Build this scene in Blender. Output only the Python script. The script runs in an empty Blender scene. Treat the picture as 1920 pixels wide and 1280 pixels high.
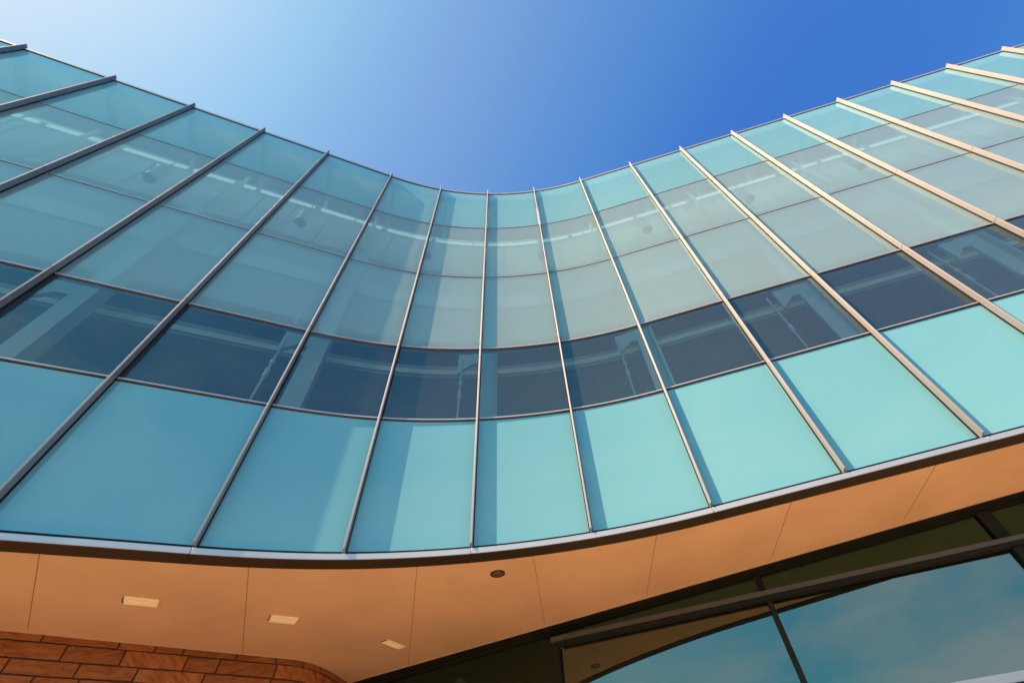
import bpy, bmesh, math, random
from mathutils import Vector, Matrix
random.seed(7)
S = bpy.context.scene
COL = S.collection
R = math.radians
U = 2.85            # metres per survey unit (unit = height of the glass edge above the eye)
EYE = 1.6

# ------------------------------------------------------------------ plan of the glass wall
NODES = [(-3.83375, -0.13536), (-3.3466, 0.17376), (-2.87098, 0.4756), (-2.40829, 0.76927), (-1.94807, 1.06142),
         (-1.45165, 1.37656), (-1.0202, 1.60238), (-0.5632, 1.74524), (-0.07951, 1.81503), (0.42501, 1.80701),
         (0.96919, 1.75227), (1.51239, 1.69763), (2.05885, 1.64267), (2.60801, 1.5874), (3.15939, 1.53186),
         (3.7137, 1.47598), (4.26737, 1.42013), (4.81757, 1.36463)]
TANG = [32.4]*6 + [22.49, 12.78, 3.65] + [-5.75]*9
ROW = [1.0, 1.69252, 2.27322, 3.15176, 4.03327, 4.87721]
M0, M1 = -5, 22     # first and last mullion built

def P(m, d=0.0):
    """plan point at mullion coordinate m, offset d towards the inside; also the wall direction"""
    i = min(max(int(math.floor(m)), 0), 16); u = m - i
    p0, p1 = Vector(NODES[i]), Vector(NODES[i+1]); L = (p1-p0).length
    if 5 <= i < 9 and 0 <= u <= 1:
        a0, a1 = R(TANG[i]), R(TANG[i+1])
        t0 = L*Vector((math.cos(a0), math.sin(a0))); t1 = L*Vector((math.cos(a1), math.sin(a1)))
        p = (2*u**3-3*u*u+1)*p0 + (u**3-2*u*u+u)*t0 + (-2*u**3+3*u*u)*p1 + (u**3-u*u)*t1
        dp = (6*u*u-6*u)*p0 + (3*u*u-4*u+1)*t0 + (-6*u*u+6*u)*p1 + (3*u*u-2*u)*t1
    else:
        p = p0 + (p1-p0)*u; dp = p1-p0
    dp.normalize()
    n = Vector((-dp.y, dp.x))
    q = p + n*d
    return q, dp, n

def W(x, y, z):
    return (x*U, y*U, EYE + z*U)
def PW(m, d, z):
    q, _, _ = P(m, d); return W(q.x, q.y, z)

# ------------------------------------------------------------------ mesh helpers
class MB:
    def __init__(s): s.v = []; s.f = []; s.mi = []; s.sm = []
    def quad(s, a, b, c, d, mi=0, sm=False):
        n = len(s.v); s.v += [a, b, c, d]; s.f.append((n, n+1, n+2, n+3)); s.mi.append(mi); s.sm.append(sm)
    def box8(s, p, mi=0, front=None):
        """p: 8 points, 0-3 bottom ring, 4-7 top ring"""
        n = len(s.v); s.v += p
        for k, f in enumerate([(0, 3, 2, 1), (4, 5, 6, 7), (0, 1, 5, 4), (1, 2, 6, 5), (2, 3, 7, 6), (3, 0, 4, 7)]):
            s.f.append(tuple(n+i for i in f)); s.mi.append(front if (front is not None and k == 2) else mi); s.sm.append(False)
    def box(s, c, ax, ay, hx, hy, z0, z1, mi=0):
        """upright box, centre c (2-D), half sizes along ax and ay"""
        pts = []
        for z in (z0, z1):
            for sx, sy in ((-1, -1), (1, -1), (1, 1), (-1, 1)):
                q = c + ax*hx*sx + ay*hy*sy; pts.append(W(q.x, q.y, z))
        s.box8(pts, mi)
    def sweep(s, m0, m1, d0, d1, z0, z1, mi=0, front=None, per=10, z0b=None, ends=True):
        """bar along the wall curve, from offset d0 (outer) to d1 (inner)"""
        k = 1
        if m1 > 5 and m0 < 9: k = max(1, int(math.ceil((m1-m0)*per)))
        ms = [m0+(m1-m0)*i/k for i in range(k+1)]
        if m0 < 5 < m1 or m0 < 9 < m1 or k == 1 and m1-m0 > 1.01:
            ms = sorted(set([m0, m1] + [x for x in [i*0.1 for i in range(50, 91)] if m0 < x < m1] + [float(i) for i in range(-6, 24) if m0 < i < m1]))
        zb = z0 if z0b is None else z0b
        n = len(s.v)
        for m in ms: s.v += [PW(m, d0, z0), PW(m, d1, zb), PW(m, d1, z1), PW(m, d0, z1)]
        for i in range(len(ms)-1):
            a = n+4*i; b = a+4
            s.f += [(a, a+1, b+1, b), (a+1, a+2, b+2, b+1), (a+2, a+3, b+3, b+2), (a+3, a, b, b+3)]
            s.mi += [mi, mi, mi, mi if front is None else front]; s.sm += [True]*4
        if ends:
            e = n+4*(len(ms)-1)
            s.f += [(n, n+3, n+2, n+1), (e, e+1, e+2, e+3)]; s.mi += [mi, mi]; s.sm += [False]*2
    def tube(s, a, b, r, k=12, r2=None, mi=0, cap=True):
        a, b = Vector(a), Vector(b); z = (b-a).normalized(); x = z.orthogonal().normalized(); y = z.cross(x); r2 = r if r2 is None else r2
        n = len(s.v)
        for i in range(k):
            t = 2*math.pi*i/k; o = x*math.cos(t)+y*math.sin(t)
            s.v += [tuple(a+o*r), tuple(b+o*r2)]
        for i in range(k):
            j = (i+1) % k
            s.f.append((n+2*i, n+2*j, n+2*j+1, n+2*i+1)); s.mi.append(mi); s.sm.append(True)
        if cap:
            s.f.append(tuple(n+2*i for i in reversed(range(k)))); s.mi.append(mi); s.sm.append(False)
            s.f.append(tuple(n+2*i+1 for i in range(k))); s.mi.append(mi); s.sm.append(False)
    def build(s, name, mats, parent=None, bevel=0.0, smooth=True):
        me = bpy.data.meshes.new(name); me.from_pydata(s.v, [], s.f)
        if not isinstance(mats, (list, tuple)): mats = [mats]
        for m in mats: me.materials.append(m)
        for p, mi, sm in zip(me.polygons, s.mi, s.sm): p.material_index = mi; p.use_smooth = False
        bm = bmesh.new(); bm.from_mesh(me)
        bmesh.ops.remove_doubles(bm, verts=bm.verts, dist=1e-5)
        bmesh.ops.recalc_face_normals(bm, faces=bm.faces)
        if smooth:
            for f in bm.faces: f.smooth = True
            for e in bm.edges:
                if len(e.link_faces) != 2 or e.calc_face_angle(3) > R(30): e.smooth = False
        bm.to_mesh(me); bm.free()
        o = bpy.data.objects.new(name, me); COL.objects.link(o)
        if parent: o.parent = parent; o.matrix_parent_inverse = parent.matrix_world.inverted()
        if bevel:
            b = o.modifiers.new('bevel', 'BEVEL'); b.width = bevel; b.segments = 2; b.limit_method = 'ANGLE'; b.angle_limit = R(40)
        return o

def thing(name, label, cat, loc=(0, 0, 0), group=None):
    o = bpy.data.objects.new(name, None); COL.objects.link(o); o.location = loc; o.empty_display_size = 0.1
    o.matrix_world = Matrix.Translation(loc)
    o['label'] = label; o['category'] = cat
    if group: o['group'] = group
    return o
def structure(o): o['kind'] = 'structure'; return o

# ------------------------------------------------------------------ materials
def mat(name):
    m = bpy.data.materials.new(name); m.use_nodes = True; nt = m.node_tree; nt.nodes.clear()
    out = nt.nodes.new('ShaderNodeOutputMaterial')
    def N(t, **kw):
        n = nt.nodes.new(t)
        for k, v in kw.items(): setattr(n, k, v)
        return n
    return m, nt, out, N, nt.links.new
def noise_col(nt, N, L, c1, c2, scale, detail=6, coord='Object', vec_scale=None, lo=.35, hi=.65):
    tc = N('ShaderNodeTexCoord'); mp = N('ShaderNodeMapping')
    if vec_scale: mp.inputs['Scale'].default_value = vec_scale
    L(tc.outputs[coord], mp.inputs['Vector'])
    nz = N('ShaderNodeTexNoise'); nz.inputs['Scale'].default_value = scale; nz.inputs['Detail'].default_value = detail
    L(mp.outputs[0], nz.inputs['Vector'])
    rp = N('ShaderNodeValToRGB'); rp.color_ramp.elements[0].position = lo; rp.color_ramp.elements[1].position = hi
    rp.color_ramp.elements[0].color = (*c1, 1); rp.color_ramp.elements[1].color = (*c2, 1)
    L(nz.outputs['Fac'], rp.inputs['Fac'])
    return rp.outputs['Color'], nz.outputs['Fac'], mp.outputs[0]
def bump(N, L, h, strength, dist, b):
    n = N('ShaderNodeBump'); n.inputs['Strength'].default_value = strength; n.inputs['Distance'].default_value = dist
    L(h, n.inputs['Height']); L(n.outputs[0], b.inputs['Normal']); return n
def simple(name, c1, c2=None, rough=.5, metal=0., scale=4., bmp=0., bscale=None, vec_scale=None, spec=.5, bdist=.004):
    m, nt, out, N, L = mat(name)
    b = N('ShaderNodeBsdfPrincipled'); b.inputs['Roughness'].default_value = rough; b.inputs['Metallic'].default_value = metal
    b.inputs['Specular IOR Level'].default_value = spec
    c2 = c2 or tuple(x*.9 for x in c1)
    col, fac, vec = noise_col(nt, N, L, c1, c2, scale, vec_scale=vec_scale)
    L(col, b.inputs['Base Color'])
    if bmp:
        nz = N('ShaderNodeTexNoise'); nz.inputs['Scale'].default_value = bscale or scale*10; nz.inputs['Detail'].default_value = 8
        L(vec, nz.inputs['Vector']); bump(N, L, nz.outputs['Fac'], bmp, bdist, b)
    L(b.outputs[0], out.inputs[0]); return m

def gloss_mix(N, L, base, ior, tint=(1, 1, 1), rough=.0, wav=None):
    """glass reflection laid over a base closure"""
    fr = N('ShaderNodeFresnel'); fr.inputs['IOR'].default_value = ior
    g = N('ShaderNodeBsdfGlossy'); g.inputs['Roughness'].default_value = rough; g.inputs['Color'].default_value = (*tint, 1)
    if wav:
        tc = N('ShaderNodeTexCoord'); nz = N('ShaderNodeTexNoise'); nz.inputs['Scale'].default_value = wav[0]; nz.inputs['Detail'].default_value = 1
        L(tc.outputs['Object'], nz.inputs['Vector'])
        bp = N('ShaderNodeBump'); bp.inputs['Strength'].default_value = wav[1]; bp.inputs['Distance'].default_value = wav[2]
        L(nz.outputs['Fac'], bp.inputs['Height']); L(bp.outputs[0], g.inputs['Normal'])
    mx = N('ShaderNodeMixShader'); L(fr.outputs[0], mx.inputs[0]); L(base, mx.inputs[1]); L(g.outputs[0], mx.inputs[2])
    return mx.outputs[0]

def vary(N, L, col, amt=.05):
    oi = N('ShaderNodeObjectInfo'); mr = N('ShaderNodeMapRange'); mr.inputs['To Min'].default_value = 1-amt; mr.inputs['To Max'].default_value = 1+amt
    L(oi.outputs['Random'], mr.inputs['Value']); hv = N('ShaderNodeHueSaturation'); L(mr.outputs[0], hv.inputs['Value'])
    if hasattr(col, 'links'): L(col, hv.inputs['Color'])
    else: hv.inputs['Color'].default_value = (*col, 1)
    return hv.outputs[0]
def glass_spandrel():
    m, nt, out, N, L = mat('teal spandrel glass')
    b = N('ShaderNodeBsdfDiffuse')
    col, _, _ = noise_col(nt, N, L, (.176, .452, .512), (.188, .465, .522), .35)
    L(vary(N, L, col), b.inputs['Color'])
    L(gloss_mix(N, L, b.outputs[0], 1.72, (.48, .90, 1), .0, (.5, .03, .01)), out.inputs[0]); return m
def glass_clear(name, tint, ior, wav=None, gtint=(1, 1, 1)):
    m, nt, out, N, L = mat(name)
    t = N('ShaderNodeBsdfTransparent'); t.inputs[0].default_value = (*tint, 1)
    L(gloss_mix(N, L, t.outputs[0], ior, gtint, .0, wav), out.inputs[0]); return m
def glass_frit(name, col, cover, transl, tint, ior, gt=(.62, .92, 1)):
    m, nt, out, N, L = mat(name)
    t = N('ShaderNodeBsdfTransparent'); t.inputs[0].default_value = (*tint, 1)
    d = N('ShaderNodeBsdfDiffuse'); L(vary(N, L, col, .04), d.inputs[0])
    r = N('ShaderNodeBsdfTranslucent'); r.inputs[0].default_value = (*col, 1)
    a = N('ShaderNodeMixShader'); a.inputs[0].default_value = transl; L(d.outputs[0], a.inputs[1]); L(r.outputs[0], a.inputs[2])
    x = N('ShaderNodeMixShader'); x.inputs[0].default_value = cover; L(t.outputs[0], x.inputs[1]); L(a.outputs[0], x.inputs[2])
    L(gloss_mix(N, L, x.outputs[0], ior, gt, .0, (.5, .03, .01)), out.inputs[0]); return m
def clear_edge():
    m, nt, out, N, L = mat('clear glass body')
    t = N('ShaderNodeBsdfTransparent'); t.inputs[0].default_value = (.99, 1, .99, 1); L(t.outputs[0], out.inputs[0]); return m

MAT = {}
MAT['span'] = glass_spandrel()
MAT['vision'] = glass_frit('clear tinted glass', (.34, .44, .44), .11, .1, (.80, .96, 1.), 1.74, (.46, .80, 1))
MAT['frit'] = glass_frit('frosted teal glass', (.70, .97, .98), .37, .14, (.56, .93, 1.), 1.60)
MAT['top'] = glass_frit('frosted parapet glass', (.29, .64, .73), .97, .38, (.55, .85, .82), 1.5)
MAT['body'] = clear_edge()
MAT['added_skylight'] = glass_frit('milky skylight glass', (.92, .94, .92), .72, .9, (.9, .95, .95), 1.3, (1, 1, 1))
def brushed():
    m, nt, out, N, L = mat('brushed silver aluminium')
    b = N('ShaderNodeBsdfPrincipled'); b.inputs['Roughness'].default_value = .6; b.inputs['Metallic'].default_value = .78
    b.inputs['Anisotropic'].default_value = .6; b.inputs['Anisotropic Rotation'].default_value = .25
    cx = N('ShaderNodeCombineXYZ'); cx.inputs[2].default_value = 1; L(cx.outputs[0], b.inputs['Tangent'])
    col, fac, vec = noise_col(nt, N, L, (.345, .335, .345), (.315, .305, .315), 14, vec_scale=(1, 1, .03))
    L(col, b.inputs['Base Color']); L(b.outputs[0], out.inputs[0]); return m
MAT['fin'] = brushed()
MAT['trim'] = simple('silver aluminium trim', (.53, .51, .53), (.49, .475, .495), .42, .6, 2.)
MAT['bronze'] = simple('dark bronze metal', (.040, .033, .026), (.05, .04, .03), .5, .2, 2.)
MAT['black'] = simple('black gasket rubber', (.012, .012, .013), (.016, .016, .016), .7)
MAT['soffit'] = simple('painted plaster', (.72, .555, .435), (.81, .63, .50), .75, 0, 1.1, .14, 26, None, .25, .003)
MAT['trimw'] = simple('cream painted bead', (.74, .62, .50), None, .6)
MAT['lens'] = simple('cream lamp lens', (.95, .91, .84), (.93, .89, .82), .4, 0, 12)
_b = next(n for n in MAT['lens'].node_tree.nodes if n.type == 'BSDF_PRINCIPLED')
_b.inputs['Emission Color'].default_value = (1, .62, .27, 1); _b.inputs['Emission Strength'].default_value = .10   # warm glow added to brighten the lens against the soffit
MAT['white'] = simple('white plaster', (.80, .86, .84), (.76, .82, .80), .7)
MAT['mid'] = simple('pale green grey paint', (.46, .56, .56), (.43, .53, .53), .7)
MAT['ceil'] = simple('grey blue ceiling paint', (.26, .34, .38), (.24, .31, .35), .7)
MAT['steel'] = simple('white painted steel', (.80, .84, .78), (.76, .80, .74), .45)
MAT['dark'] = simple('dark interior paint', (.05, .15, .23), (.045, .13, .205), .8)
MAT['wood'] = simple('dark brown timber', (.24, .185, .15), (.36, .28, .23), .5, 0, 3., .1, 20, (.6, .6, .6))
MAT['nosing'] = simple('tan timber nosing', (.92, .76, .52), (.88, .70, .48), .5, 0, 5)
MAT['rod'] = simple('painted steel rod', (.66, .74, .72), None, .55, .1)
MAT['brass'] = simple('bronze lamp reflector', (.42, .32, .22), (.34, .26, .18), .35, .7, 30)
MAT['frame'] = simple('dark bronze window frame', (.014, .018, .016), (.018, .022, .019), .6, 0, spec=.15)
MAT['transom'] = simple('brown grey metal transom', (.105, .105, .092), (.09, .09, .08), .45, .3)
MAT['store'] = glass_clear('dark storefront glass', (.20, .28, .24), 2.75, (.35, .12, .02), (.60, .76, .72))
MAT['joint'] = simple('brown plaster joint', (.30, .21, .15), None, .9)  # plain brown for the thin joint strips
MAT['shadeglass'] = glass_clear('green glass with corner shade', (.05, .09, .07), 1.6, None, (.55, 1, .85))  # darkened to imitate the dim soffit corner this pane reflects
MAT['clerestory'] = glass_clear('dark green clerestory glass', (.12, .18, .14), 2.3, None, (.30, .66, .55))
MAT['mortar'] = simple('dark mortar', (.085, .055, .036), (.10, .07, .046), .9)
MAT['floor'] = simple('interior concrete', (.5, .5, .48), None, .8)

def stone_mat():
    m, nt, out, N, L = mat('orange sandstone')
    b = N('ShaderNodeBsdfPrincipled'); b.inputs['Roughness'].default_value = .85; b.inputs['Specular IOR Level'].default_value = .2
    tc = N('ShaderNodeTexCoord')
    at = N('ShaderNodeAttribute'); at.attribute_name = 'block'
    add = N('ShaderNodeVectorMath', operation='ADD'); L(tc.outputs['Object'], add.inputs[0])
    sc = N('ShaderNodeVectorMath', operation='SCALE'); sc.inputs['Scale'].default_value = 37.; L(at.outputs['Color'], sc.inputs[0]); L(sc.outputs[0], add.inputs[1])
    mp = N('ShaderNodeMapping'); mp.inputs['Scale'].default_value = (2., 2., 9.); L(add.outputs[0], mp.inputs[0])
    # each block's bedding tilts its own way
    rt = N('ShaderNodeVectorRotate'); rt.rotation_type = 'AXIS_ANGLE'; rt.inputs['Axis'].default_value = (.7, -.7, 0)
    mu = N('ShaderNodeMath', operation='MULTIPLY_ADD'); mu.inputs[1].default_value = 1.6; mu.inputs[2].default_value = -.8
    L(at.outputs['Fac'], mu.inputs[0]); L(mu.outputs[0], rt.inputs['Angle']); L(add.outputs[0], rt.inputs['Vector']); L(rt.outputs[0], mp.inputs[0])
    nz = N('ShaderNodeTexNoise'); nz.inputs['Scale'].default_value = 3.; nz.inputs['Detail'].default_value = 9; nz.inputs['Roughness'].default_value = .62; nz.inputs['Distortion'].default_value = .6
    L(mp.outputs[0], nz.inputs['Vector'])
    rp = N('ShaderNodeValToRGB'); e = rp.color_ramp.elements
    e[0].position = .3; e[0].color = (.22, .088, .034, 1); e[1].position = .72; e[1].color = (.44, .215, .10, 1)
    n2 = rp.color_ramp.elements.new(.5); n2.color = (.35, .150, .062, 1)
    L(nz.outputs['Fac'], rp.inputs['Fac'])
    hv = N('ShaderNodeHueSaturation'); L(rp.outputs[0], hv.inputs['Color'])
    mv = N('ShaderNodeMapRange'); mv.inputs['To Min'].default_value = .75; mv.inputs['To Max'].default_value = 1.2; L(at.outputs['Fac'], mv.inputs['Value']); L(mv.outputs[0], hv.inputs['Value'])
    # small iron specks
    vo = N('ShaderNodeTexNoise'); vo.inputs['Scale'].default_value = 28.; vo.inputs['Detail'].default_value = 2; L(add.outputs[0], vo.inputs['Vector'])
    sp = N('ShaderNodeMapRange'); sp.inputs['From Min'].default_value = .70; sp.inputs['From Max'].default_value = .76; L(vo.outputs['Fac'], sp.inputs['Value'])
    mx = N('ShaderNodeMix', data_type='RGBA'); mx.inputs['B'].default_value = (.07, .03, .015, 1); L(sp.outputs[0], mx.inputs['Factor']); L(hv.outputs[0], mx.inputs['A'])
    L(mx.outputs['Result'], b.inputs['Base Color'])
    bump(N, L, nz.outputs['Fac'], .5, .008, b)
    L(b.outputs[0], out.inputs[0]); return m
MAT['stone'] = stone_mat()

def ground_mat():
    m, nt, out, N, L = mat('orange bounce pavers')
    b = N('ShaderNodeBsdfPrincipled'); b.inputs['Roughness'].default_value = .85
    tc = N('ShaderNodeTexCoord'); br = N('ShaderNodeTexBrick')
    br.inputs['Color1'].default_value = (.86, .57, .29, 1); br.inputs['Color2'].default_value = (.80, .52, .26, 1); br.inputs['Mortar'].default_value = (.45, .30, .18, 1)
    br.inputs['Scale'].default_value = 2.2; br.inputs['Mortar Size'].default_value = .012
    L(tc.outputs['Object'], br.inputs['Vector'])
    nz = N('ShaderNodeTexNoise'); nz.inputs['Scale'].default_value = .6; L(tc.outputs['Object'], nz.inputs['Vector'])
    hv = N('ShaderNodeHueSaturation'); mr = N('ShaderNodeMapRange'); mr.inputs['To Min'].default_value = .85; mr.inputs['To Max'].default_value = 1.15
    L(nz.outputs['Fac'], mr.inputs['Value']); L(mr.outputs[0], hv.inputs['Value']); L(br.outputs['Color'], hv.inputs['Color'])
    L(hv.outputs[0], b.inputs['Base Color']); L(b.outputs[0], out.inputs[0]); return m
MAT['ground'] = ground_mat()
MAT['asphalt'] = simple('grey asphalt', (.055, .055, .055), (.075, .075, .07), .9, 0, .8, .2, 40)

def emit_mat(name, c, s):
    m, nt, out, N, L = mat(name); e = N('ShaderNodeEmission'); e.inputs[0].default_value = (*c, 1); e.inputs[1].default_value = s
    L(e.outputs[0], out.inputs[0]); return m
MAT['lamp'] = emit_mat('clerestory glow', (.92, 1, .92), .29)  # emission stands in for daylight in the clerestory slot

# ------------------------------------------------------------------ setting
g = MB(); g.quad((-400, -400, -.004), (400, -400, -.004), (400, 400, -.004), (-400, 400, -.004))
structure(g.build('ground', MAT['asphalt']))
# unseen pale orange paving, kept to a strip to bounce warm light onto the soffit
g = MB()
_ms = [M0+i*.25 for i in range(int((M1-M0)*4)+1)]
def _g(m, d):
    q = P(m, d)[0]; return (q.x*U, q.y*U, 0.)
for a, c in zip(_ms, _ms[1:]):
    for k in range(3):
        d0, d1 = -.95+k*.42, -.53+k*.42
        g.quad(_g(a, d0), _g(c, d0), _g(c, d1), _g(a, d1))
structure(g.build('bounce_pavement', MAT['ground']))

# ------------------------------------------------------------------ the glass building
B = thing('glass_building', 'curved teal glass and silver fin building with a plaster underside', 'building', W(0, 2.2, 0))
B.location = (0, 2.2*U, 0); B.matrix_world = Matrix.Translation(B.location)
GAP = .012
def wid(m):
    return (P(m+1)[0]-P(m)[0]).length
def pane(name, m, r0, r1, mt, lo=.010, hi=.010, th=.008):
    w = wid(m); e = .008/w
    b = MB(); b.sweep(m+e, m+1-e, 0.0, th, ROW[r0]+lo, ROW[r1]-hi, 1, 0)
    o = b.build(name, [mt, MAT['body']], B); return o
for m in range(M0, M1):
    pane('spandrel_panel', m, 0, 1, MAT['span'], .004, .012)
    pane('vision_pane', m, 1, 2, MAT['vision'], .012, .012)
    pane('frosted_pane', m, 2, 3, MAT['frit'], .012, .006)
    pane('frosted_pane', m, 3, 4, MAT['frit'], .006, .006)
    pane('parapet_pane', m, 4, 5, MAT['top'], .006, .020)
    # rails between the rows of glass, one length per bay
    w = wid(m); e = .009/w
    for r, h, pr in ((1, .0048, .009), (2, .0048, .009), (3, .0036, .004), (4, .0036, .004)):
        b = MB(); b.sweep(m+e, m+1-e, -pr, .03, ROW[r]-h*.75, ROW[r]+h*.75)
        b.build('glazing_rail', MAT['trim'], B)
    # dark backing of the lowest row
    b = MB(); b.sweep(m, m+1, .02, .05, 1.0, ROW[1]-.02); b.build('backing_panel', MAT['dark'], B)
# vertical fins: a narrow dark spacer against the glass, then the blade
FD, FW = .041, .0044
for m in range(M0, M1+1):
    q, t, n = P(m)
    b = MB()
    zb, zt = ROW[0]-.010, ROW[5]+.022
    prof = [(-FW, -.007), (-FW, -FD+.001), (-FW+.001, -FD), (FW-.001, -FD), (FW, -FD+.001), (FW, -.007)]
    k = len(b.v)
    for z in (zb, zt):
        for s_, d_ in prof:
            p = q + t*s_ + n*d_; b.v.append(W(p.x, p.y, z + (.007 if (z == zb and d_ < -.02) else 0)))
    nn = len(prof)
    for i in range(nn):
        j = (i+1) % nn
        b.f.append((k+i, k+j, k+nn+j, k+nn+i)); b.mi.append(0); b.sm.append(False)
    b.f.append(tuple(k+i for i in reversed(range(nn)))); b.mi.append(0); b.sm.append(False)
    b.f.append(tuple(k+nn+i for i in range(nn))); b.mi.append(0); b.sm.append(False)
    fin = b.build('fin', MAT['fin'], B)
    s = MB(); s.box(q+n*.012, t, n, .0045, .020, ROW[0], ROW[5]-.01)
    s.build('spacer', MAT['black'], fin)
    s = MB()
    for r_ in (2, 3): s.box(q-n*.024, t, n, FW+.0002, .0172, ROW[r_]-.0012, ROW[r_]+.0012)
    s.build('splice_joint', MAT['bronze'], fin)
# coping at the top, black joint under it
for m in range(M0, M1, 3):
    b = MB(); b.sweep(m, min(m+3, M1), -.004, .03, ROW[5]+.003, ROW[5]+.030); cop = b.build('coping', MAT['trim'], B)
b = MB(); b.sweep(M0, M1, -.0005, .02, ROW[5]-.021, ROW[5]+.0028); b.build('gasket', MAT['black'], B)
# fascia at the foot of the glass, jointed at every second fin
for m in range(-5, M1, 2):
    e = .0016
    b = MB(); b.sweep(m+e, min(m+2, M1)-e, -.030, .0, .9585, .981)
    fa = b.build('fascia', MAT['trim'], B, .003)
    b = MB(); b.sweep(m+e, min(m+2, M1)-e, -.0285, .040, .9565, .9584); b.build('drip_plate', MAT['bronze'], fa)
b = MB(); b.sweep(M0, M1, .0, .05, .965, .9995); b.build('gasket', MAT['black'], B)

# soffit: one sheet from the fascia back over the storefront and the stone wall, with control joints
JOINTS = [((-1.818, 1.191), (-2.245, 1.617)), ((-1.31, 1.49), (-1.754, 2.172)), ((-.772, 1.719), (-1.179, 2.682)), ((-.329, 1.816), (-.417, 2.523)),
          ((.185, 1.852), (.109, 2.428)), ((.745, 1.823), (.717, 2.297)), ((1.327, 1.755), (1.319, 2.17)),
          ((-2.33, .86), (-2.82, 1.25)), ((-2.86, .52), (-3.35, .92)), ((1.93, 1.70), (1.95, 2.08)), ((2.52, 1.64), (2.57, 1.95))]
b = MB(); b.sweep(M0, M1, .040, 2.4, .960, 1.02); b.build('soffit', MAT['soffit'], B)
for a, c in JOINTS:
    a, c = Vector(a), Vector(c); ax = (c-a).normalized(); ay = Vector((-ax.y, ax.x)); mid = (a+c)/2
    j = MB(); j.box(mid, ax, ay, (c-a).length/2+.0, .0009, .9592, .9602); j.build('soffit_joint', MAT['joint'], B)

# roof, interior floors and walls seen through the glass
b = MB(); b.sweep(M0, M1, .46, 2.4, 4.645, 4.86); b.sweep(M0, M1, .455, .50, 4.86, 5.16); b.build('roof', MAT['white'], B)
for m in range(M0, M1):
    q, t, n = P(m+.14, .235)
    b = MB(); b.box(q, t, n, .014, .215, 4.63, 4.695); b.build('roof_beam', MAT['steel'], B)
b = MB(); b.sweep(M0, M1, .03, .295, 4.696, 4.706); b.build('added_skylight', MAT['added_skylight'], B)  # unseen roof slot added to brighten the rooms behind the glass
b = MB(); b.sweep(M0, M1, .297, .452, 4.690, 4.72); b.build('ceiling', MAT['ceil'], B)
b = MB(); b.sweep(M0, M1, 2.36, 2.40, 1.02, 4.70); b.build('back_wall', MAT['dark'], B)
b = MB(); b.sweep(M0, M1, .05, 2.36, 1.40, 1.46); b.build('lower_floor', MAT['floor'], B)
b = MB(); b.sweep(M0, M1, .425, 2.36, 2.475, 2.60); mz = b.build('mezzanine_floor', MAT['wood'], B)
b = MB(); b.sweep(M0, M1, .410, .425, 2.500, 2.545); b.build('nosing', MAT['nosing'], mz)
b = MB(); b.sweep(M0, M1, .414, .425, 2.470, 2.488); b.build('nosing', MAT['wood'], mz)
b = MB(); b.sweep(M0, M1, .43, .47, 3.36, 3.54); gb = b.build('gallery_band', MAT['white'], B)
b = MB(); b.sweep(M0, M1, .44, .48, 3.545, 3.895); b.build('gallery_wall', MAT['mid'], gb)
b = MB(); b.sweep(M0, M1, .44, .48, 2.90, 3.355); b.build('gallery_front', MAT['mid'], gb)
b = MB(); b.sweep(M0, M1, .45, .49, 3.98, 4.54); uw = b.build('upper_wall', MAT['white'], B)
for m in range(M0*2, M1*2):
    q, t, n = P(m/2+.27, .449); b = MB(); b.box(q, t, n, .004, .0015, 3.98, 4.54); b.build('wall_joint', MAT['joint'], uw)
for m in range(-3, 20, 2):
    b = MB(); b.tube(PW(m-.05, .38, 3.97), PW(m-.05, .38, 4.69), .05); b.tube(PW(m-.05, .38, 4.50), PW(m+.26, .38, 3.97), .014)
    b.build('roof_brace', MAT['steel'], B)
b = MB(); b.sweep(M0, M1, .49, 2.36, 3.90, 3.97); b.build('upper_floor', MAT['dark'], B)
for m in (M0, M1):
    q, t, n = P(m, 1.2); b = MB(); b.box(q, t, n, .02, 1.15, 1.0, 4.7); b.build('end_wall', MAT['white'], B)
# brackets: tall white steel blades with an arm reaching in to the mezzanine
for m in (-1, 1, 3, 5, 7, 9, 11, 13, 15, 17):
    q, t, n = P(m+.06, .20)
    b = MB(); b.box(q+t*.0, t, n, .050, .010, 1.46, 3.55); br = b.build('steel_post', MAT['steel'], B)
    b = MB(); b.box(q+t*.056, t, n, .006, .05, 1.46, 3.55); b.build('flange', MAT['steel'], br)
    q2, t2, n2 = P(m+.06, .20)
    a0 = q2-t2*.03; a1 = q2-t2*.11
    b = MB()
    pts = []
    for z0, z1, c in ((2.32, 2.46, a0), (2.25, 2.46, a1)): pass
    def arm(c0, c1, zl0, zl1, zt):
        o1 = n2*.012
        b.box8([W(*(c0-o1), zl0), W(*(c1-o1), zl1), W(*(c1+o1), zl1), W(*(c0+o1), zl0), W(*(c0-o1), zt), W(*(c1-o1), zt), W(*(c1+o1), zt), W(*(c0+o1), zt)])
    arm(q2-t2*.04, q2-t2*.10, 2.36, 2.36, 2.46)
    arm(q2-t2*.10, q2-t2*.19, 2.36, 2.27, 2.455)
    b.build('bracket_arm', MAT['steel'], br)
# hanging rods with turnbuckles
for m in (.75, 2.75, 4.76, 6.74, 8.73, 10.6, 12.53, 14.5, 16.5):
    q, _, _ = P(m, .18)
    b = MB(); b.tube(W(q.x, q.y, 1.46), W(q.x, q.y, 2.40), .018); rd = b.build('tie_rod', MAT['rod'], B)
    b = MB(); b.tube(W(q.x, q.y, 2.52), W(q.x, q.y, 4.66), .016); b.build('upper_rod', MAT['rod'], rd)
    b = MB(); b.tube(W(q.x, q.y, 2.03), W(q.x, q.y, 2.10), .035); b.tube(W(q.x, q.y, 2.14), W(q.x, q.y, 2.17), .035)
    b.build('turnbuckle', MAT['rod'], rd)

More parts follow.
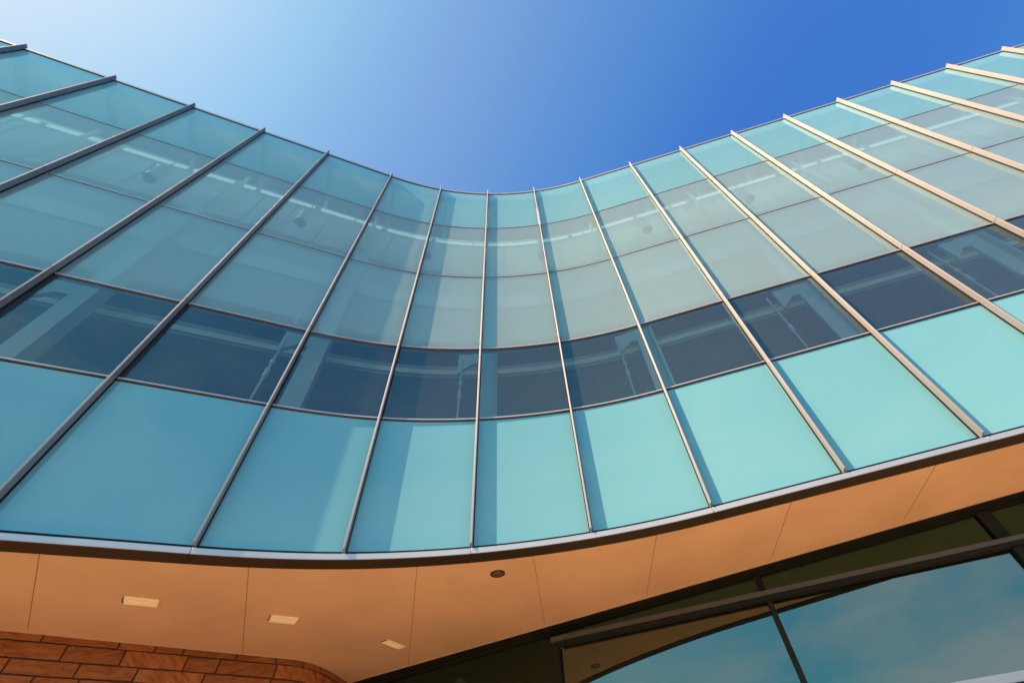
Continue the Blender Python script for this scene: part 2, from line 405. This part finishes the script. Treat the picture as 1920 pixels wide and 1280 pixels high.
# ------------------------------------------------------------------ spotlights and clerestory strips inside
ORD = ['leftmost', 'second from the left', 'third from the left', 'fourth from the left', 'fifth from the left', 'sixth from the left', 'rightmost']
for i, m in enumerate((2.33, 4.16, 5.98, 7.95, 9.78, 11.5, 13.31)):
    q, _, _ = P(m, .20)
    t = thing('spotlight', 'round cylinder ceiling spotlight behind the frosted glass, '+ORD[i]+' of the row', 'spotlight', W(q.x, q.y, 4.66), 'spotlights behind the upper frosted glass')
    b = MB(); b.tube(W(q.x, q.y, 3.80), W(q.x, q.y, 3.98), .125, 24); b.build('housing', MAT['steel'], t)
    b = MB(); b.tube(W(q.x, q.y, 3.795), W(q.x, q.y, 3.7999), .115, 24); b.build('lens', MAT['black'], t)
    b = MB(); b.tube(W(q.x, q.y, 3.98), W(q.x, q.y, 4.66), .012, 8); b.build('stem', MAT['steel'], t)
k = 0
first = None
STRIPS = [(-.55, .3), (.4, 1.2), (1.29, 2.10), (2.19, 2.76), (2.84, 3.08), (3.16, 4.0), (4.10, 5.06), (5.16, 5.93), (6.0, 6.9), (6.94, 7.92), (8.0, 8.5), (8.58, 9.05),
          (9.14, 9.8), (9.88, 10.5), (10.58, 10.9), (11.05, 11.6), (11.7, 12.6), (12.72, 13.4), (13.5, 14.3), (14.42, 15.3), (15.4, 16.4), (16.5, 17.6)]
for a, c in STRIPS:
    b = MB(); b.sweep(a, c, .442, .449, 4.580, 4.632)
    o = b.build('clerestory_glow', MAT['lamp'])  # clerestory daylight put in as an emitting strip
    o['label'] = 'bright glowing clerestory strip high behind the upper frosted glass'; o['category'] = 'glowing clerestory strip'; o['group'] = 'glowing clerestory strips along the top of the interior'

# ------------------------------------------------------------------ soffit lights
def rect_light(c, ang, hl, hs, label):
    ax = Vector((math.cos(R(ang)), math.sin(R(ang)))); ay = Vector((-ax.y, ax.x)); c = Vector(c)
    t = thing('soffit_light', label, 'ceiling light', W(c.x, c.y, .960), 'rectangular lights in the plaster soffit')
    b = MB(); b.box(c, ax, ay, hl+.005, hs+.005, .9575, .9599); b.build('trim_plate', MAT['soffit'], t)
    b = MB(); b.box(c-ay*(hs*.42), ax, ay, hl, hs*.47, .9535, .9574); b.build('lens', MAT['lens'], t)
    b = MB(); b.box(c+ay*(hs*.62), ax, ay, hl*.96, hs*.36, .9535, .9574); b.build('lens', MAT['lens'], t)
    b = MB(); b.box(c-ax*(hl+.0025), ax, ay, .0016, hs*.8, .9545, .9574); b.build('end_cap', MAT['bronze'], t)
rect_light((-1.775, 1.581), 42., .053, .030, 'long cream soffit light nearest the stone wall, largest of three')
rect_light((-1.426, 1.932), 42., .052, .031, 'cream rectangular soffit light, middle one of three')
rect_light((-1.139, 2.388), 71., .060, .020, 'dim rectangular soffit light turned towards the dark storefront')
c = Vector((-.501, 1.918)); base = W(c.x, c.y, .960)
t = thing('downlight', 'small round dark recessed downlight in the plaster soffit', 'downlight', base)
def ring(rs, zs, name, mt, cap=False):
    b = MB(); K = 40; n = 0
    for r, z in zip(rs, zs):
        for i in range(K):
            a = 2*math.pi*i/K; b.v.append((base[0]+r*math.cos(a), base[1]+r*math.sin(a), base[2]+z))
    for q in range(len(rs)-1):
        for i in range(K):
            j = (i+1) % K; b.f.append((q*K+i, q*K+j, q*K+K+j, q*K+K+i)); b.mi.append(0); b.sm.append(True)
    if cap: b.f.append(tuple((len(rs)-1)*K+i for i in range(K))); b.mi.append(0); b.sm.append(False)
    b.build(name, mt, t)
ring((.088, .086, .074, .070), (-.0005, -.009, -.011, -.002), 'trim_ring', MAT['bronze'])
ring((.070, .050, .045, .020), (-.0022, -.0030, -.0060, -.0062), 'reflector', MAT['brass'], True)

# ------------------------------------------------------------------ stone wall under the soffit
path = []
A0 = Vector((-2.33125, 1.59504)); dirA = Vector((.6855, .7281))
st = A0 - dirA*2.2
Lm = (Vector((-1.575, 2.37)) - st).length
def bez(t):
    p = [Vector((-1.600, 2.345)), Vector((-1.545, 2.42)), Vector((-1.525, 2.53)), Vector((-1.535, 2.78))]
    return ((1-t)**3)*p[0]+3*(1-t)**2*t*p[1]+3*(1-t)*t*t*p[2]+t**3*p[3]
pts = [st, bez(0)] + [bez(i/14) for i in range(1, 15)] + [Vector((-1.56, 3.3))]
cum = [0]
for a, c in zip(pts, pts[1:]): cum.append(cum[-1]+(c-a).length)
def along(s, off=0.):
    s = min(max(s, 0), cum[-1]-1e-6)
    for i in range(len(cum)-1):
        if cum[i] <= s <= cum[i+1]:
            d = (pts[i+1]-pts[i]).normalized(); p = pts[i]+d*(s-cum[i]); break
    return p + Vector((d.y, -d.x))*off      # outwards, towards the camera
SW = thing('stone_wall', 'orange sandstone block wall with a rounded corner below the soffit', 'stone wall', (st.x*U, st.y*U, 0))
b = MB()
zt = .9598; z = zt; rowi = 0; blocks = []; cols = []
while z > -.56:
    h = .026 if rowi == 0 else random.choice([.050, .053, .056, .048])
    zb = z-h; s = -random.random()*.2
    while s < cum[-1]:
        L_ = random.uniform(.10, .27); s1 = s+L_
        a, c = max(s, 0)+.0028, min(s1, cum[-1])-.0028
        if c-a > .02:
            dp = random.uniform(0, .0035); kk = max(1, int((c-a)/.03)); tint = random.random()
            n0 = len(b.v); f0 = len(b.f); jz = [random.uniform(-.0012, .0012) for _ in range(4)]
            ss = [a+(c-a)*i/kk for i in range(kk+1)]
            for i, x in enumerate(ss):
                w1 = i/kk; zl = zb+.0028+jz[0]*(1-w1)+jz[1]*w1; zh = z-.0028*(rowi > 0)+(jz[2]*(1-w1)+jz[3]*w1)*(rowi > 0)
                for o_, zz in ((-.03, zl), (dp, zl), (dp, zh), (-.03, zh)):
                    q = along(x, o_); b.v.append(W(q.x, q.y, zz))
            for i in range(kk):
                e = n0+4*i; f = e+4
                b.f += [(e, f, f+1, e+1), (e+1, f+1, f+2, e+2), (e+2, f+2, f+3, e+3), (e+3, f+3, f, e)]; b.mi += [0]*4; b.sm += [False]*4
            e = n0+4*kk
            b.f += [(n0, n0+1, n0+2, n0+3), (e+3, e+2, e+1, e)]; b.mi += [0]*2; b.sm += [False]*2
            cols += [tint]*(len(b.f)-f0)
        s = s1
    z = zb; rowi += 1
me = bpy.data.meshes.new('masonry'); me.from_pydata(b.v, [], b.f); me.materials.append(MAT['stone'])
ca = me.color_attributes.new('block', 'FLOAT_COLOR', 'CORNER')
for p, tcol in zip(me.polygons, cols):
    for li in p.loop_indices: ca.data[li].color = (tcol, (tcol*7.3) % 1, (tcol*3.1) % 1, 1)
bm = bmesh.new(); bm.from_mesh(me); bmesh.ops.recalc_face_normals(bm, faces=bm.faces); bm.to_mesh(me); bm.free()
o = bpy.data.objects.new('masonry', me); COL.objects.link(o); o.parent = SW; o.matrix_parent_inverse = SW.matrix_world.inverted()
bv = o.modifiers.new('bevel', 'BEVEL'); bv.width = .006; bv.segments = 2; bv.limit_method = 'ANGLE'; bv.angle_limit = R(40)
b = MB()
ss = [0]+cum[1:]
for i in range(len(ss)-1):
    a, c = ss[i], ss[i+1]
    q = [along(a+1e-5, -.004), along(c-1e-5, -.004), along(c-1e-5, -.09), along(a+1e-5, -.09)]
    b.box8([W(p.x, p.y, -.56) for p in q]+[W(p.x, p.y, .9597) for p in q])
b.build('mortar_bed', MAT['mortar'], SW)
# cream bead where plaster meets stone
b = MB()
for i in range(len(ss)-1):
    a, c = ss[i], ss[i+1]
    q = [along(a+1e-5, .0065), along(c-1e-5, .0065), along(c-1e-5, .0036), along(a+1e-5, .0036)]
    b.box8([W(p.x, p.y, .9570) for p in q]+[W(p.x, p.y, .9599) for p in q])
b.build('edge_bead', MAT['trimw'], SW)

# ------------------------------------------------------------------ storefront under the soffit
A = Vector((-.42767, 2.55333)); TL = Vector((2.28187, -.42751)).normalized(); NL = Vector((-TL.y, TL.x))
SF = thing('storefront_window', 'dark storefront glazing with bronze frames under the orange soffit', 'window', (A.x*U, A.y*U, 0))
def sp(s, d, z):
    q = A+TL*s+NL*d; return W(q.x, q.y, z)
def sbar(b, s0, s1, d0, d1, zl0, zl1, zh0, zh1):
    b.box8([sp(s0, d0, zl0), sp(s1, d0, zl1), sp(s1, d1, zl1), sp(s0, d1, zl0), sp(s0, d0, zh0), sp(s1, d0, zh1), sp(s1, d1, zh1), sp(s0, d1, zh0)])
GD = .045
tr_t = lambda s: .912-.0515*s
tr_b = lambda s: .886-.0500*s
lo_t = lambda s: .478-.0550*s
S0, S1 = -1.12, 5.4
b = MB(); sbar(b, S0, S1, -.004, .0, .9572, .9572, .9599, .9599); b.build('edge_bead', MAT['trimw'], SF)
b = MB(); sbar(b, S0, S1, .0, .012, .950, .950, .9599, .9599); sbar(b, S0, S1, .012, GD+.02, .944, .944, .9596, .9596); b.build('header', MAT['frame'], SF)
b = MB(); sbar(b, S0, S1, GD-.012, GD+.03, .930, .930, .9438, .9438); b.build('header', MAT['frame'], SF)
b = MB(); sbar(b, .03, S1, GD-.045, GD+.02, tr_b(.03), tr_b(S1), tr_t(.03)-.004, tr_t(S1)-.004); b.build('transom', MAT['transom'], SF)
b = MB(); sbar(b, .07, S1, GD-.040, GD+.02, tr_b(.07)-.016, tr_b(S1)-.016, tr_b(.07)-.0005, tr_b(S1)-.0005); b.build('transom_seal', MAT['frame'], SF)
b = MB(); sbar(b, .07, S1, GD-.035, GD+.02, lo_t(.07)-.03, lo_t(S1)-.03, lo_t(.07), lo_t(S1)); b.build('lower_rail', MAT['trim'], SF)
b = MB(); sbar(b, .07, S1, GD-.037, GD+.02, lo_t(.07)-.045, lo_t(S1)-.045, lo_t(.07)-.0305, lo_t(S1)-.0305); b.build('rail_seal', MAT['frame'], SF)
stops = [.05, 1.09, 2.13, 3.17, 4.21, 5.25]
for i, s in enumerate(stops):
    w = .011 if i != 2 else .018
    b = MB(); sbar(b, s-w, s+w, GD-.028, GD+.02, -.56, -.56, tr_b(s)-.017, tr_b(s)-.017); b.build('mullion', MAT['frame'], SF)
    if i > 0:
        w2 = .014 if i == 1 else .028
        b = MB(); sbar(b, s-w2-.008, s+w2-.008, GD-.020, GD+.02, tr_t(s), tr_t(s), .9298, .9298); b.build('mullion', MAT['frame'], SF)
def glass(s0, s1, zl0, zl1, zh0, zh1, mt='store'):
    b = MB(); d0, d1 = GD, GD+.006
    b.box8([sp(s0, d0, zl0), sp(s1, d0, zl1), sp(s1, d1, zl1), sp(s0, d1, zl0), sp(s0, d0, zh0), sp(s1, d0, zh1), sp(s1, d1, zh1), sp(s0, d1, zh0)], 1, 0)
    b.build('glass_pane', [MAT[mt], MAT['body']], SF)
glass(S0, .036, -.56, -.56, .930, .930, 'shadeglass')  # corner shade put into a darker glass for this end pane
for s, e in zip(stops, stops[1:]):
    glass(s+.010, e-.010, tr_t(s), tr_t(e), .930, .930, 'clerestory')
    glass(s+.010, e-.010, lo_t(s), lo_t(e), tr_b(s)-.016, tr_b(e)-.016)
    glass(s+.014, e-.014, -.56, -.56, lo_t(s)-.045, lo_t(e)-.045)
# room behind the storefront
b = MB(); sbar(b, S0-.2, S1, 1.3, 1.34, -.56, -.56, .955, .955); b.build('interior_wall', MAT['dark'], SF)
b = MB(); sbar(b, .2, S1, .40, .46, .56, .30, .70, .44); b.build('interior_beam', MAT['floor'], SF)

# ------------------------------------------------------------------ light
SUN_AZ, SUN_EL = R(215.), R(50.)          # direction towards the sun, counter-clockwise from +x
sv = Vector((math.cos(SUN_AZ)*math.cos(SUN_EL), math.sin(SUN_AZ)*math.cos(SUN_EL), math.sin(SUN_EL)))
sun = bpy.data.lights.new('sun', 'SUN'); sun.energy = 5.0; sun.angle = R(.53); sun.color = (1, .66, .41)
so = bpy.data.objects.new('sun', sun); COL.objects.link(so); so.rotation_euler = (-sv).to_track_quat('-Z', 'Y').to_euler(); so.location = sv*60

w = bpy.data.worlds.new('World'); S.world = w; w.use_nodes = True; nt = w.node_tree; nt.nodes.clear()
N = nt.nodes.new; L = nt.links.new
sky = N('ShaderNodeTexSky'); sky.sky_type = 'NISHITA'; sky.sun_disc = False
sky.sun_elevation = SUN_EL; sky.sun_rotation = math.atan2(sv.x, sv.y)
sky.air_density = 1.0; sky.dust_density = 2.0; sky.ozone_density = 3.0; sky.altitude = 200
# tone of this day's sky: the atmosphere's own colours through a film-like response
SK = .12
pre = N('ShaderNodeVectorMath'); pre.operation = 'SCALE'; pre.inputs['Scale'].default_value = SK; L(sky.outputs[0], pre.inputs[0])
cv = N('ShaderNodeRGBCurve'); mp = cv.mapping
for ch, pts_ in zip(mp.curves, (((0, 0), (.083, .025), (.100, .043), (.118, .062), (.157, .097), (.25, .138), (.52, .243), (1, .372)),
                               ((0, 0), (.141, .100), (.153, .125), (.177, .155), (.225, .195), (.435, .322), (1, .41)),
                               ((0, 0), (.275, .325), (.333, .354), (.61, .462), (1, .487)))):
    while len(ch.points) < len(pts_): ch.points.new(.5, .5)
    for p, q in zip(ch.points, pts_): p.location = q
mp.extend = 'HORIZONTAL'; mp.update()
L(pre.outputs[0], cv.inputs['Color'])
# thin fair-weather clouds low in the sky behind the camera
tcw = N('ShaderNodeTexCoord'); mpw = N('ShaderNodeMapping'); mpw.inputs['Scale'].default_value = (1.6, 1.6, 3.4); L(tcw.outputs['Generated'], mpw.inputs[0])
nzw = N('ShaderNodeTexNoise'); nzw.inputs['Scale'].default_value = 1.7; nzw.inputs['Detail'].default_value = 9; nzw.inputs['Roughness'].default_value = .58; nzw.inputs['Distortion'].default_value = .4
L(mpw.outputs[0], nzw.inputs['Vector'])
cm = N('ShaderNodeMapRange'); cm.inputs['From Min'].default_value = .40; cm.inputs['From Max'].default_value = .72; L(nzw.outputs['Fac'], cm.inputs['Value'])
sx = N('ShaderNodeSeparateXYZ'); L(tcw.outputs['Generated'], sx.inputs[0])
hm = N('ShaderNodeMapRange'); hm.inputs['From Min'].default_value = .74; hm.inputs['From Max'].default_value = .60; L(sx.outputs['Z'], hm.inputs['Value'])
ym = N('ShaderNodeMapRange'); ym.inputs['From Min'].default_value = -.05; ym.inputs['From Max'].default_value = -.35; L(sx.outputs['Y'], ym.inputs['Value'])
m1 = N('ShaderNodeMath'); m1.operation = 'MULTIPLY'; L(cm.outputs[0], m1.inputs[0]); L(hm.outputs[0], m1.inputs[1])
m2 = N('ShaderNodeMath'); m2.operation = 'MULTIPLY'; L(m1.outputs[0], m2.inputs[0]); L(ym.outputs[0], m2.inputs[1])
hb = N('ShaderNodeMapRange'); hb.inputs['From Min'].default_value = .93; hb.inputs['From Max'].default_value = .70; L(sx.outputs['Z'], hb.inputs['Value'])  # unseen sky behind the camera made brighter and bluer to fill the shaded wing
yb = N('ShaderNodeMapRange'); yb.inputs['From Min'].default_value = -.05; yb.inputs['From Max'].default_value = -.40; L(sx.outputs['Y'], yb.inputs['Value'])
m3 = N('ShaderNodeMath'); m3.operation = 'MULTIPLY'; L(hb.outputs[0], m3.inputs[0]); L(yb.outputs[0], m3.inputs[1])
sky_fill = N('ShaderNodeMix'); sky_fill.data_type = 'RGBA'; sky_fill.blend_type = 'MULTIPLY'; L(m3.outputs[0], sky_fill.inputs['Factor']); L(cv.outputs[0], sky_fill.inputs['A']); sky_fill.inputs['B'].default_value = (.92, 1.52, 1.46, 1)
cl = N('ShaderNodeMix'); cl.data_type = 'RGBA'; L(m2.outputs[0], cl.inputs['Factor']); L(sky_fill.outputs['Result'], cl.inputs['A']); cl.inputs['B'].default_value = (.62, .66, .71, 1)
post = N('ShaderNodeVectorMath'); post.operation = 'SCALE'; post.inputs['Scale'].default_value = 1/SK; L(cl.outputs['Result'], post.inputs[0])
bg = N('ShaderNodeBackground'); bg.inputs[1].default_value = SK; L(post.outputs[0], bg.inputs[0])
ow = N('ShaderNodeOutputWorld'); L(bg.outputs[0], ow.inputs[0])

# ------------------------------------------------------------------ camera
rows = ((.9800566307832275, .19871839486526732, 0.), (.15484481839738315, -.7636771176401274, -.6267538130784276), (-.12454751171063091, .6142542303761844, -.7792173366857615))
cam = bpy.data.cameras.new('camera'); co = bpy.data.objects.new('camera', cam); COL.objects.link(co)
co.matrix_world = Matrix.Translation((0, 0, EYE)) @ Matrix(rows).to_4x4()
cam.sensor_width = 36; cam.lens = 869.3294/1920*36; cam.shift_x = (960-1073.06)/1920; cam.shift_y = 0
cam.clip_start = .05; cam.clip_end = 2000
S.camera = co
S.view_settings.view_transform = 'Standard'; S.view_settings.look = 'None'; S.view_settings.exposure = .95; S.view_settings.gamma = 1
S.cycles.max_bounces = 10; S.cycles.transparent_max_bounces = 16; S.cycles.diffuse_bounces = 5; S.cycles.glossy_bounces = 5; S.cycles.caustics_reflective = False; S.cycles.caustics_refractive = False
S.cycles.use_denoising = True
